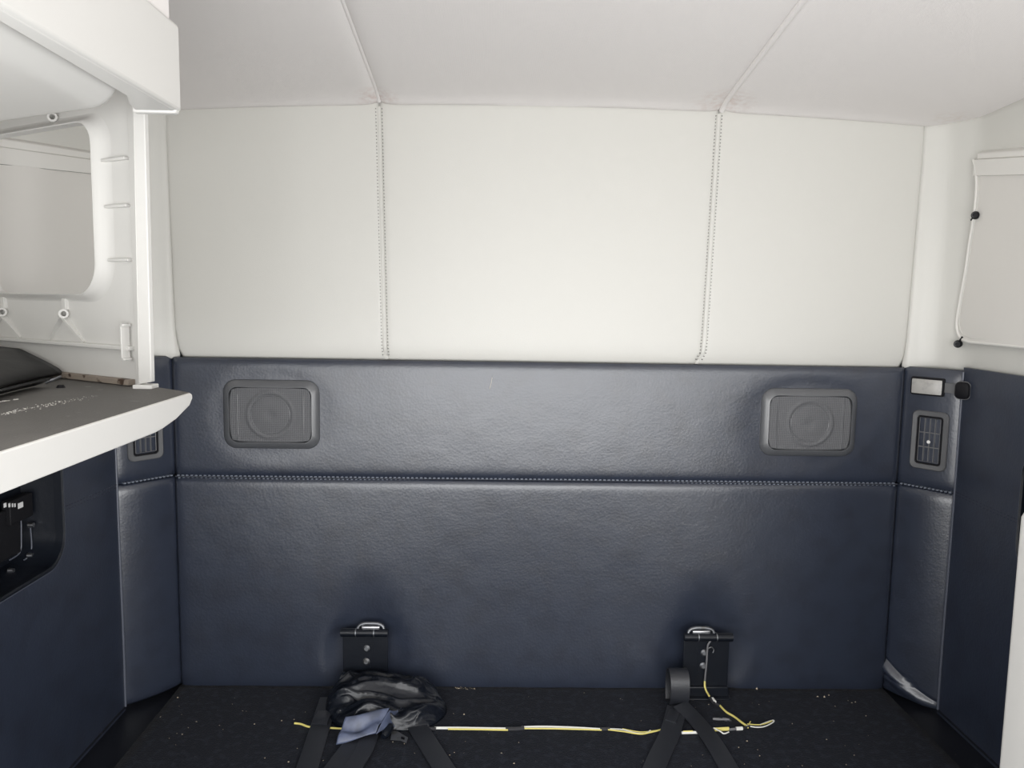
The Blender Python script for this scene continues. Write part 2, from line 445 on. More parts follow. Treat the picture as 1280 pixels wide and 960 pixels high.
MB().box((-.95, .56, -.62), (-.915, 1.1, -.03)).build('wall_kick_panel', 'leather', wl, smooth=False)

# floor of the bunk: carpet sheet between two black side gutters
fl = tag(MB().box((-.94, 1.05, -.08), (1.16, 2.03, -.012)).build('floor', 'black_trim', smooth=False), kind='structure', label='black bunk base with carpet and side gutters')
def carp(u, v):
    x = lerp(-.806, 1.040, u); y = lerp(1.06, 1.998, v)
    return (x, y, .0004*math.sin(x*37)*math.sin(y*29)+.0003*math.sin(x*11+y*17))
v, f = grid(carp, 70, 40)
obj('carpet', v, f, 'carpet', fl, solid=.010, off=-1, label='black navy carpet flecked with lint')
tag(MB().box((-.94, -.66, -.64), (1.16, 1.06, -.60)).build('floor_footwell', 'asphalt_floor', smooth=False), kind='structure', label='dark footwell floor in front of the bunk')
MB().box((-.93, 1.05, -.60), (1.15, 1.06, -.08)).build('bunk_front', 'black_trim', fl, smooth=False)
for x0, x1, sg in ((-.90, -.806, 1), (1.040, 1.13, -1)):
    pts = [(x0 if sg > 0 else x1, y, -.002) for y in (1.06, 1.4, 1.7, 1.886)]
    MB().tube(pts, .003).build('edge_bead', 'black_trim', fl)

# ceiling: three cloth panels with sewn seams
ce = tag(MB().box((-1.0, -.66, 1.76), (1.22, 2.06, 1.80)).build('ceiling', 'ceiling_cloth', smooth=False), kind='structure', label='roof board above the cloth headliner')
def ceil_panel(xa, xb):
    nu, nv = 40, 46; uu = sgrid_edge(nu)
    def fn(u, v):
        u = uu[round(u*nu)]; x = lerp(xa, xb, u); y = lerp(2.012, -.64, v**2.2)
        ea = (x-xa) if xa > -.9 else 9; eb = (xb-x) if xb < 1.1 else 9
        e = min(ea, eb)
        z = ceil_z(x, y)+pillow(e, .010, .014)
        z += pillow(max(0, 2.004-y), .004, .006)
        return (x, y, z)
    v, f = grid(fn, nu, nv)
    obj('headliner_panel', v, f, 'ceiling_cloth', ce, solid=.006, off=0, label='cream cloth headliner panel')
S1, S2 = -.290, .546
ceil_panel(-.93, S1); ceil_panel(S1, S2); ceil_panel(S2, 1.165)
for s, off in ((S1, 0), (S2, 0)):
    pts = []
    for i in range(60):
        y = 2.0-2.55*(i/59)**2.0; pts.append((s, y, ceil_z(s, y)+(.0085 if s < 0 else .0035)))
    MB().tube(pts, .0056 if s < 0 else .0068, 10).build('seam_piping', 'seam_cloth', ce)

# ------------------------------------------------------------------ overhead locker, partition panel, post and worktop on the left
TIP = aty(241, 490, 1.15); ZT, XE = TIP.z, TIP.x
Z_LB = 1.261
lk = thing('overhead_locker', (-.66, .8, Z_LB), 'white plastic overhead locker above the grey worktop', 'locker')
YF = 1.138; YN = .57
# fascia: thick vertical board with rounded far end and a lip turned in underneath
mbf = MB()
mbf.box((XE-.016, YN, Z_LB), (XE, YF, 1.376))
mbf.build('fascia', 'white_plastic', lk, bevel=.005)
MB().box((-.497, YF-.016, Z_LB-.004), (XE-.002, YF-.001, 1.376)).build('end_panel', 'white_plastic', lk, bevel=.004)
mbl = MB(); lo = [(XE-.004, YN), (XE-.004, YF-.004), (-.495, YF-.004), (-.485, 1.09), (-.468, 1.045), (-.459, .77), (-.452, YN)]
mbl.prism(lo, Z_LB-.001, Z_LB+.006, lambda a, b, h: Vector((a, b, h))); mbl.build('bottom_lip', 'white_plastic', lk, bevel=.002)
# underside pan: rounded tray surface
def pan(u, v):
    # u across (edge -> wall), v along (near -> far)
    xo = -.462-.006*v; x = lerp(xo, -.905, u)
    yfar = lerp(1.055, 1.30, u**1.0)
    y = lerp(YN, yfar, v)
    eu = u*.44; ev = (1-v)*.9
    r_ = .05
    rise = 0
    dx = max(0, r_-eu)/r_; dy = max(0, r_-ev)/r_
    d = min(1, math.hypot(dx, dy))
    rise = .055*(1-math.sqrt(max(0, 1-d*d)))
    z = Z_LB-.012+rise+.022*max(0, 1-eu/.44)*0
    return (x, y, z)
v, f = grid(lambda u, v: pan(u**1.7, 1-(1-v)**1.9), 40, 46)
obj('underside_pan', v, f, 'white_plastic', lk, solid=.004, off=0)
MB().box((-.900, YN, 1.30), (XE-.014, YF-.01, 1.376)).build('locker_body', 'white_plastic', lk, bevel=.004)
MB().box((-.900, YN, 1.378), (XE-.010, YF-.004, 1.475)).build('upper_body', 'seam_cloth', lk, bevel=.006, label='cream upper body set back behind the fascia')

# partition panel (turned 32 degrees, from the post to the side wall)
ANG = R(32); PD = Vector((-math.cos(ANG), math.sin(ANG), 0)); PN = Vector((-math.sin(ANG), -math.cos(ANG), 0))
PQ = Vector((-.550, 1.220, 0))
def PF(t, z, h=0): return PQ+PD*t+PN*h+Vector((0, 0, z))
pp = thing('partition_panel', PF(.2, ZT), 'ribbed plastic partition with a rounded opening on the worktop', 'partition')
TO0, TO1, ZO0, ZO1 = .086, .60, 1.010, 1.272
# opening outline: top edge and bottom edge as in the photo, left end runs out beside the wall
TEND = .404
def opening(grow):
    a0, a1, b0, b1 = .066-grow, TEND-.022+grow*.5, 1.010-grow*.4, 1.270+grow*.5
    r_ = .050+grow*.6; r2 = .03
    pts = []
    for cx, cy, rr, s in ((a0+r_, b0+r_, r_, 180), (a1-r2, b0+r2, r2, 270), (a1-r2, b1-r2, r2, 0), (a0+.034+grow*.5, b1-.034-grow*.5, .034+grow*.5, 90)):
        for k in range(9):
            t = R(s+90*k/8); pts.append((cx+rr*math.cos(t), cy+rr*math.sin(t)))
    return pts
op0, op1 = opening(0), opening(.030)
outl = [(-.006, ZT+.002), (TEND, ZT+.002), (TEND, 1.335), (-.006, 1.335)]
def sheet_with_hole(out, inn, h0, h1, fr):
    tri = tessellate_polygon([[Vector((a, b, 0)) for a, b in out], [Vector((a, b, 0)) for a, b in inn]])
    allp = list(out)+list(inn); n = len(allp); V = [fr(a, b, h0) for a, b in allp]+[fr(a, b, h1) for a, b in allp]
    F = [list(t) for t in tri]+[[i+n for i in t[::-1]] for t in tri]
    m0 = len(out)
    for i in range(m0): j = (i+1) % m0; F.append([i, j, j+n, i+n])
    for i in range(len(inn)): j = (i+1) % len(inn); F.append([m0+i, m0+j, m0+j+n, m0+i+n])
    return V, F
V, F = sheet_with_hole(outl, op1, -.004, 0, PF)
obj('panel_sheet', V, F, 'white_plastic', pp, smooth=False)
# flanged rim of the opening: rises towards the camera in a quarter round
mbr = MB(); loops = []
for gr, h in ((.030, 0), (.024, .001), (.017, .005), (.011, .010), (.006, .014), (.002, .0155), (0, .0145), (0, -.004)):
    loops.append([PF(a, b, h) for a, b in opening(gr)])
mbr.loft(loops, False, False); mbr.build('opening_rim', 'white_plastic', pp)
for z, t0 in ((1.211, .040), (1.1425, .036), (1.0625, .032)):
    MB().box((-.006, z-.0022, -.001), (t0+.012, z+.0022, .008), fr=PF).build('rib', 'white_plastic', pp, bevel=.0012)
MB().box((-.004, .927, -.001), (TEND, .9335, .010), fr=PF).build('ridge', 'white_plastic', pp, bevel=.0015)
BAX = Vector((.30, -.95, 0)).normalized(); BSD = Vector((-.95, -.30, 0)).normalized()
def boss(t, z, web=True):
    b = MB(); n = 20; lp = lambda r_, h: [PF(t, z)+BAX*h+BSD*(r_*math.cos(6.28318*k/n))+Vector((0, 0, r_*math.sin(6.28318*k/n))) for k in range(n)]
    b.loft([lp(.0080, -.004), lp(.0074, .016), lp(.0042, .016), lp(.0038, -.002)], True, True)
    o = b.build('screw_boss', 'white_plastic', pp)
    if web:
        w = MB()
        for dt in (-.050, .046):
            # triangular web from the boss down to the ridge
            a = (t+math.copysign(.004, dt), z-.006); e = (t+dt, .934)
            dv = Vector((e[0]-a[0], e[1]-a[1])); nv = Vector((-dv.y, dv.x)).normalized()*.002
            lp2 = [(a[0]+nv.x, a[1]+nv.y), (e[0]+nv.x, e[1]+nv.y), (e[0]-nv.x, e[1]-nv.y), (a[0]-nv.x, a[1]-nv.y)]
            n0 = [PF(p, q, -.001) for p, q in lp2]
            n1 = [PF(lp2[0][0], lp2[0][1], .010), PF(lp2[1][0], lp2[1][1], .004), PF(lp2[2][0], lp2[2][1], .004), PF(lp2[3][0], lp2[3][1], .010)]
            w.loft([n0, n1])
        w.build('gusset', 'white_plastic', o)
        MB().box((t-.010, z+.006, -.001), (t+.001, 1.003, .006), fr=PF).build('gusset_stem', 'white_plastic', o, bevel=.001)
    return o
boss(.175, .9785); boss(.360, .977); boss(.182, 1.286, False)
hk = MB().box((-.003, .9125, .004), (.004, .9165, .018), fr=PF).box((-.003, .9635, .004), (.004, .9675, .018), fr=PF).box((.001, .9125, .004), (.004, .9675, .018), fr=PF)
hk.build('clip', 'white_plastic', pp, bevel=.0008)
MB().box((-.003, ZT+.001, .000), (TEND, ZT+.010, .012), fr=PF).build('stained_sill', 'brown_sill', pp, bevel=.001, label='brown stained ledge at the foot of the partition')

# post
po = thing('support_post', (-.525, 1.203, ZT), 'slim white post between the worktop and the overhead locker', 'post')
def pf(a, z, y): return Vector((a, y, z))
p_tl, p_tr, p_bl, p_br = aty(168, 150, 1.19), aty(184, 152, 1.19), aty(174, 480, 1.19), aty(192, 476, 1.19)
m_ = MB()
n0 = [(p_bl.x, 1.188, ZT+.006), (p_br.x, 1.182, ZT+.010), (p_br.x+.001, 1.193, ZT+.010), (p_bl.x+.001, 1.198, ZT+.006)]
n1 = [(p_tl.x, 1.188, 1.285), (p_tr.x, 1.182, 1.285), (p_tr.x+.001, 1.193, 1.285), (p_tl.x+.001, 1.198, 1.285)]
m_.loft([[Vector(p) for p in n0], [Vector(p) for p in n1]]); m_.build('post_face', 'white_edge', po, bevel=.0015)
q_t, q_b = aty(160, 150, 1.2), aty(171, 470, 1.2)
m_ = MB(); m_.loft([[Vector(p) for p in ((q_b.x, 1.198, ZT), (p_bl.x+.001, 1.187, ZT), (p_bl.x+.002, 1.214, ZT), (q_b.x, 1.214, ZT))],
                    [Vector(p) for p in ((q_t.x, 1.198, 1.30), (p_tl.x+.001, 1.187, 1.30), (p_tl.x+.002, 1.214, 1.30), (q_t.x, 1.214, 1.30))]])
m_.build('post_flange', 'white_plastic', po, bevel=.001)
MB().box((p_bl.x-.006, 1.180, ZT-.001), (p_br.x+.001, 1.206, ZT+.0055)).build('post_foot', 'white_plastic', po, bevel=.0015)

# worktop
wt = thing('worktop', (-.66, .8, .835), 'dark grey worktop shelf with a white front edge', 'worktop')
lo = [(XE-.003, .58), (XE-.003, 1.146), (-.46, 1.166), (-.53, 1.222), (-.55, 1.236), (-.898, 1.45), (-.898, .58)]
MB().prism(lo, ZT-.009, ZT, lambda a, b, h: Vector((a, b, h))).build('top_board', 'worktop', wt, bevel=.0012)
pr = [(.57, ZT-.0005), (1.142, ZT-.0005), (1.148, ZT-.003), (1.149, ZT-.009), (1.138, ZT-.018), (1.095, ZT-.031), (1.055, ZT-.0375), (1.03, ZT-.0395), (.57, ZT-.0395)]
m_ = MB()
def ef(a, b, h): return Vector((XE-.022+h-max(0, (ZT-.022-b))*.25, a, b))
m_.prism(pr, 0, .022, ef); m_.build('front_edge', 'white_edge', wt, bevel=.0018)
ds = MB()
for k in range(170):
    t = random.random(); p = atz(lerp(2, 118, t), lerp(518, 495.5, t**.9)+random.gauss(0, 1.3), ZT)
    s = random.uniform(.0002, .0007)*(1 if t < .7 else .6)
    ds.box((p.x-s, p.y-s, ZT-.0005), (p.x+s, p.y+s, ZT+s*.8))
for k in range(25):
    t = random.random(); p = atz(lerp(0, 22, t), lerp(502.5, 499.5, t), ZT); s = random.uniform(.0004, .0012)
    ds.box((p.x-s, p.y-s, ZT-.0005), (p.x+s, p.y+s, ZT+s))
tag(ds.build('dust_streak', 'dust', smooth=False), 'white dusty streak on the dark grey worktop', 'dust', kind='stuff')

# black leather flap lying on the worktop
bf = thing('leather_flap', (-.80, 1.2, ZT), 'black leather flap with a strap lying on the worktop', 'flap')
def flap(u, v):
    y = lerp(.86, 1.312, v); xe = lerp(-.655, -.708, v)+.006*math.sin(v*7)
    x = lerp(xe, -.888, u)
    lim = 1.312-(-.715-x)*0 if x > -.715 else 1.312+(-.715-x)*.60
    y = min(lerp(.86, lim-.006, v), lim)
    z = ZT+.013+.030*min(1, u*1.9)**.9+.0012*math.sin(v*9+u*4)-.006*math.exp(-u*40)
    return (x, y, z)
v, f = grid(flap, 26, 26); obj('flap_sheet', v, f, 'black_leather', bf, solid=.005, off=0)
rp = smooth_path([atz(-25, 505, ZT+.004), atz(0, 496.5, ZT+.004), atz(40, 486, ZT+.004), atz(62, 481, ZT+.004)], 8)
ribbon('strap', [p+Vector((-.012, 0, .004)) for p in rp], (1, .1, .4), .026, 'black_leather', bf, th=.003)
pb = atz(66, 479, ZT+.004)
MB().tube(smooth_path([pb+Vector((.0, .012, .006)), pb+Vector((.008, .006, .009)), pb+Vector((.007, -.008, .007)), pb+Vector((-.004, -.012, .002))], 6), .0022).build('buckle', 'dull_steel', bf)
pb = atz(76, 484.5, ZT); MB().cyl(pb+Vector((0, 0, -.001)), pb+Vector((0, 0, .004)), .007, 14, .004).build('stud', 'matte_black', bf)

# ------------------------------------------------------------------ wall pockets in the side walls
def pocket(x, sgn, hl, label, detail):
    """sgn: direction of the recess; hl: opening outline (y, z)"""
    cy = sum(a for a, b in hl)/len(hl); cz = sum(b for a, b in hl)/len(hl)
    o = thing('wall_pocket', (x, cy, .46), label, 'storage pocket')
    def ring(s, h): return [Vector((x+sgn*h, cy+(a-cy)*s[0], cz+(b-cz)*s[1])) for a, b in hl]
    m = MB(); m.loft([ring((1.0, 1.0), -.001), ring((1.006, 1.01), -.004), ring((.99, .985), -.006), ring((.975, .965), -.003), ring((.97, .96), .012)], False, False)
    m.build('rim', 'black_steel', o, label='glossy black rim')
    m = MB(); m.loft([ring((.975, .965), .006), ring((.95, .93), .06), ring((.93, .90), .075)], False, True)
    m.build('tray', 'black_steel', o)
    m = MB(); lp = ring((1.010, 1.014), -.0025); m.tube(lp+[lp[0]], .0016, 6); m.build('bright_bead', 'piping', o)
    return o
pk = pocket(XL, -1, hole, 'black recessed pocket with switch strip in the left side wall under the worktop', True)
def lw(px, py, d=.0): return atx(px, py, XL-d)
dpt = .060
def lbox(nm, x0, y0, x1, y1, d, th, m, **k):
    a, b = lw(x0, y0, d), lw(x1, y1, d)
    return MB().box((XL-d-.002, min(a.y, b.y), min(a.z, b.z)), (XL-d+th, max(a.y, b.y), max(a.z, b.z))).build(nm, m, pk, **k)
sw = lbox('switch_strip', 2, 627, 32, 644, dpt, .016, 'matte_black', bevel=.002)
for k, (a, b) in enumerate(((5, 8), (11, 13), (15, 16.5), (18, 19.5), (22.5, 29))):
    p0, p1 = lw(a, 629.5, dpt-.0165), lw(b, 633.5, dpt-.0165)
    MB().box((XL-dpt+.0155, min(p0.y, p1.y), min(p0.z, p1.z)), (XL-dpt+.0168, max(p0.y, p1.y), max(p0.z, p1.z))).build('printed_mark', 'label_white', sw)
lbox('connector_block', 38, 624, 64, 644, dpt, .030, 'black_leather', bevel=.006)
lbox('cover_plate', -14, 645, 22, 690, dpt, .008, 'matte_black', bevel=.003)
for pxs in (((19, 643), (20, 672), (18, 688), (8, 696)), ((26, 643), (26.5, 668), (25, 690), (12, 700)), ((38, 660), (39.5, 680), (38, 694), (30, 700))):
    MB().tube(smooth_path([lw(a, b, dpt-.006) for a, b in pxs], 6), .0014, 6).build('plate_edge', 'piping', pk)
for a, b in ((36, 656), (35, 694), (11, 713)):
    p = lw(a, b, dpt-.004); MB().cyl(p, p+Vector((.010, 0, 0)), .006, 10, .0045).build('screw', 'steel', pk)
for a, b in ((31, 716), (33, 619)):
    p = lw(a, b, dpt-.002); MB().cyl(p, p+Vector((.008, 0, 0)), .006, 10, .0045).build('screw', 'dull_steel', pk)
pocket(XR, 1, hole_r, 'black recessed pocket in the right side wall beside the white cabinet', False)

# ------------------------------------------------------------------ speakers
def speaker(cx, cz, w, h, label, rot):
    y0 = 1.9965
    o = thing('speaker_cover', (cx, y0, cz-h/2), label, 'speaker', 'speakers in the rear wall')
    fr = lambda s, e, y: [Vector((cx+a, y, cz+b)) for a, b in rrect(-w/2+e, -h/2+e, w/2-e, h/2-e, max(.030-e*.6, .008), 7, bulge=.014)]
    m = MB(); m.loft([fr(1, 0, y0), fr(1, -.0005, 1.9905), fr(1, .0015, 1.9875), fr(1, .0060, 1.9838), fr(1, .0150, 1.9765), fr(1, .0166, 1.9765), fr(1, .0175, 1.982)], True, False)
    m.build('frame', 'speaker_frame', o, angle=50)
    # grille plate with a pressed ring where the cone sits
    iw, ih = w/2-.0168, h/2-.0168; R0 = .056
    def fn(u, v):
        a, b = (2*u-1), (2*v-1)
        rr = .24                                             # squash the square grid into a rounded rectangle
        k = 1-.075*(a*a*b*b)**2
        x, z = a*iw*k, b*ih*k
        d = math.hypot(x, z)
        y = 1.9795+.0015*(a*a+b*b)*.5
        y -= .0022*math.exp(-((d-R0)/.004)**2)
        y -= .0020*max(0, 1-(d/.048)**2)-.0028*math.exp(-(d/.012)**2)
        y -= .0010*math.exp(-((abs(x)-iw*.80)/.0016)**2)
        return (cx+x, y, cz+z)
    v, f = grid(fn, 76, 56)
    g = obj('grille', v, f, 'grille', o, solid=.002, off=0)
    mm = MB()
    for q in (R0, R0*.86): mm.tube([(cx+q*math.cos(6.28318*k/40), 1.9788, cz+q*math.sin(6.28318*k/40)) for k in range(41)], .0009, 5)
    mm.build('cone_ring', 'speaker_frame', g)
    for s in (-1, 1): MB().tube([(cx+s*iw*.80, 1.9790, cz-ih*.72), (cx+s*iw*.81, 1.9787, cz), (cx+s*iw*.80, 1.9790, cz+ih*.72)], .0009, 5).build('grille_ridge', 'speaker_frame', g)
    return o
speaker(-.5585, .7155, .237, .172, 'rectangular grey speaker cover in the leather band beside the worktop', 0)
speaker(.7985, .7125, .242, .172, 'rectangular charcoal speaker cover in the leather band beside the reading light', 0)

# ------------------------------------------------------------------ air vents and reading light on the corner columns
def vent(fr, u0, u1, z0, z1, label, knob):
    c = fr((u0+u1)/2, z0, 0)
    o = thing('air_vent', c, label, 'air vent', 'air vents in the corner columns')
    lp = lambda e, h, r_=.014: [fr(a, b, h) for a, b in rrect(u0+e, z0+e, u1-e, z1-e, max(r_-e*.5, .004), 5)]
    MB().loft([lp(0, .002), lp(0, .007), lp(.002, .0092), lp(.0115, .0080), lp(.0125, .0065), lp(.0135, -.010)], False, False).build('bezel', 'vent_plastic', o)
    MB().loft([lp(.0118, .006), lp(.0118, .0066), lp(.0165, .0066), lp(.0165, -.012), lp(.020, -.014)], False, True).build('duct', 'vent_dark', o)
    a0, a1, b0, b1 = u0+.0185, u1-.0185, z0+.0200, z1-.0180
    h = .0062
    g = lp
    loop = [fr(a, b, h) for a, b in ((a0, b0), (a1, b0), (a1, b1), (a0, b1), (a0, b0))]
    MB().tube(loop, .0009, 6).build('grid_frame', 'vent_slat', o)
    for k in range(5):
        a = lerp(a0, a1, k/4)
        if 0 < k < 4: MB().box((a-.0008, b0, -.010), (a+.0008, b1, h+.001), fr=fr).build('vane', 'vent_slat', o)
    for k in (1, 2):
        b = lerp(b0, b1, k/3); MB().box((a0, b-.0012, -.008), (a1, b+.0012, h+.0004), fr=fr).build('slat', 'vent_slat', o)
    for k in range(3):                       # broad tilted louvres deeper inside
        b = lerp(b0, b1, (k+.36)/3)
        V = [fr(a0, b, -.009), fr(a1, b, -.009), fr(a1, b+.017, .001), fr(a0, b+.017, .001)]
        obj('louvre', V, [(0, 1, 2, 3)], 'vent_louvre', o, smooth=False, solid=.0015, off=0)
    if knob:  # thumb tab whose white colour imitates a reflected highlight
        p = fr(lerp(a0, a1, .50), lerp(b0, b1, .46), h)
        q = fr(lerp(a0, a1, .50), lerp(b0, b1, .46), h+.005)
        MB().tube([p, lerp(p, q, .5), q], .003, 10, rad=[.0036, .0046, .0030]).build('tab', 'glint_tab', o, label='small thumb tab painted white as a glint')
    return o
vent(FR, .0310, .1175, .605, .752, 'grey air vent with a glint painted on its thumb tab under the reading light', True)
vent(FL, .034, .1215, .607, .752, 'grey air vent partly hidden by the worktop edge', False)

rl = thing('reading_light', FR(.08, .79, 0), 'silver fronted reading light with flat arm and round black knob', 'reading light')
lp = lambda u0, u1, z0, z1, h, r_: [FR(a, b, h) for a, b in rrect(u0, z0, u1, z1, r_, 4)]
MB().loft([lp(.0215, .1015, .7905, .8355, .001, .005), lp(.0215, .1015, .7905, .8355, .007, .005), lp(.0235, .0995, .7925, .8335, .009, .004)], True, True).build('housing', 'matte_black', rl)
m = MB(); lo_ = []
for k in range(9):
    u = .0245+k*(.0965-.0245)/8; h = .009+.007*math.sin(math.pi*k/8)**.6
    lo_.append([FR(u, .7945, .006), FR(u, .7945, h*.75+.002), FR(u, .800, h), FR(u, .826, h), FR(u, .8305, h*.75+.002), FR(u, .8305, .006)])
m.loft(lo_); m.build('lamp_head', 'lamp_lens', rl, label='silver lamp head')
MB().loft([lp(.100, .142, .8010, .8260, .001, .003), lp(.100, .142, .8015, .8255, .005, .003)], True, True).build('arm', 'vent_plastic', rl)
kc = FR(.1475, .812, .004)
m = MB()
ax = Vector((NR.x*.75-.25, NR.y*.75-.2, 0)).normalized(); sv = Vector((-ax.y, ax.x, 0))
def kl(h, s): return [kc+ax*h+sv*(a*s)+Vector((0, 0, b*s)) for a, b in rrect(-.018, -.0215, .018, .0215, .012, 5)]
m.loft([kl(-.020, .94), kl(.010, 1.0), kl(.017, .93), kl(.0195, .80)]); m.build('knob', 'vent_dark', rl, label='round black knob')
m = MB(); m.tube(kl(.0145, .985)+[kl(.0145, .985)[0]], .0009, 5); m.build('knob_edge', 'vent_slat', rl)

# ------------------------------------------------------------------ roller shades
def shade(X, sgn, edge, zhead, label, yend, ztop, zbot, slope):
    """edge: points (y,z) of the rear edge from the top down"""
    e = [Vector((X, a, b)) for a, b in edge]; path = smooth_path(e, 6)
    o = thing('window_shade', (X, 1.5, zbot), label, 'window shade')
    n = len(path); V = []; nu = 22
    for p in path:
        for i in range(nu+1):
            t = (i/nu)**1.5; y = lerp(p.y, yend, t); 
            kz = (p.z-zbot)/(ztop-zbot)
            V.append(Vector((X-sgn*(.003*math.sin(t*8)*math.sin(p.z*9)), y, p.z-kz*slope*(p.y-y))))
    F = [(j*(nu+1)+i, j*(nu+1)+i+1, (j+1)*(nu+1)+i+1, (j+1)*(nu+1)+i) for j in range(n-1) for i in range(nu)]
    obj('shade_cloth', V, F, 'shade_cloth', o, solid=.004, off=0)
    pp_ = path+[Vector((X, lerp(path[-1].y, yend, k/6), path[-1].z)) for k in range(1, 7)]
    MB().tube([p+Vector((-sgn*.002, 0, 0)) for p in pp_], .0038, 8).build('edge_piping', 'shade_trim', o)
    MB().tube([p+Vector((-sgn*.003, -.009, .009)) for p in path[9:]]+[Vector((X-sgn*.003, lerp(path[-1].y, yend, k/6), path[-1].z+.010)) for k in range(1, 7)], .0011, 6).build('hem_stitch', 'liner_side', o)
    MB().tube([Vector((X-sgn*.003, path[4].y-.004, zhead)), Vector((X-sgn*.003, yend, zhead-slope*(path[4].y-yend)))], .0014, 6).build('header_seam', 'stitch_dark', o)
    MB().loft([[Vector((X+sgn*.001, y, zhead-slope*(path[2].y-y))), Vector((X-sgn*.005, y, zhead-slope*(path[2].y-y))), Vector((X-sgn*.005, y, ztop-slope*(path[2].y-y))), Vector((X+sgn*.001, y, ztop-slope*(path[2].y-y)))] for y in (path[2].y-.002, yend)]).build('header_band', 'shade_trim', o, bevel=.001)
    # ledge above
    m = MB(); dz = lambda y: ztop-.0025-slope*(path[0].y-y); m.loft([[Vector((X+sgn*.016, y, dz(y)+.026)), Vector((X-sgn*.002, y, dz(y)+.018)), Vector((X-sgn*.002, y, dz(y)+.003)), Vector((X+sgn*.016, y, dz(y)+.003))] for y in (path[0].y-.012, yend)])
    m.build('ledge', 'shade_trim', o, bevel=.003)
    return o
XS = 1.126
epx = [(1218, 200), (1221, 212), (1222, 235), (1219, 268), (1213, 305), (1208, 340), (1201, 378), (1197.5, 400), (1198, 414), (1203, 423), (1212, 427.5)]
edge_r = [(atx(a, b, XS).y, atx(a, b, XS).z) for a, b in epx]
zb = edge_r[-1][1]
_p, _q = atx(1218, 200, XS), atx(1280, 196.5, XS); SLOPE = (_p.z-_q.z)/(_p.y-_q.y)
shade(XS, 1, edge_r, atx(1221, 219, XS).z, 'cream fabric window shade with piped edge and black hooks', 1.0, edge_r[0][1], zb, SLOPE)
XSL = -.898
edge_l = [(a-.05, b-.05 if b > 1.2 else b) for a, b in edge_r]
shade(XSL, -1, edge_l, edge_l[0][1]-.03, 'cream fabric window shade seen through the partition opening', 1.37, edge_l[0][1], zb, .10)
# the two black shade hooks
for (hx, hy), (tx, ty), lab in (((1219, 269), (1214, 275), 'small black hook halfway down the shade edge'), ((1197, 430), (1203, 421), 'small black hook at the lower corner of the shade')):
    p = atx(hx, hy, 1.118); q = atx(tx, ty, 1.122)
    o = thing('shade_hook', p, lab, 'hook', 'black hooks on the window shade')
    MB().tube([p+Vector((.012, .012, 0)), p+Vector((.008, .008, 0)), p+Vector((.002, .002, 0)), p+Vector((-.003, -.004, 0)), p+Vector((-.005, -.0065, 0))], .009, 16, rad=[.006, .0085, .0095, .0085, .005]).build('hook_head', 'matte_black', o)
    MB().tube([p, lerp(p, q, .6), q], .0022, 8).build('hook_tail', 'matte_black', o)
    c = p+Vector((-.0045, -.0055, 0)); MB().tube([c+Vector((.0045*math.cos(k), -.0035*math.cos(k), .0055*math.sin(k))) for k in [i*.5236 for i in range(13)]], .0007, 5).build('hook_ring', 'vent_slat', o)

# ------------------------------------------------------------------ white cabinet at the right edge
cb = thing('white_cabinet', (.98, 1.2, -.6), 'smooth white plastic cabinet standing against the right side wall', 'cabinet')
m = MB(); lo = []
pw = aty(1266, 800, 1.22)
for z, e in ((-.6, 0), (.68, 0), (.700, .006), (.708, .016)):
    lo.append([Vector((a, b, z)) for a, b in rrect(pw.x+e, 1.06+e, 1.122-e*.2, 1.235-e, .014, 5)])
m.loft(lo); m.build('body', 'white_plastic', cb)
MB().box((pw.x+.030, 1.052, -.55), (1.11, 1.062, .66)).build('door', 'white_plastic', cb, bevel=.006)

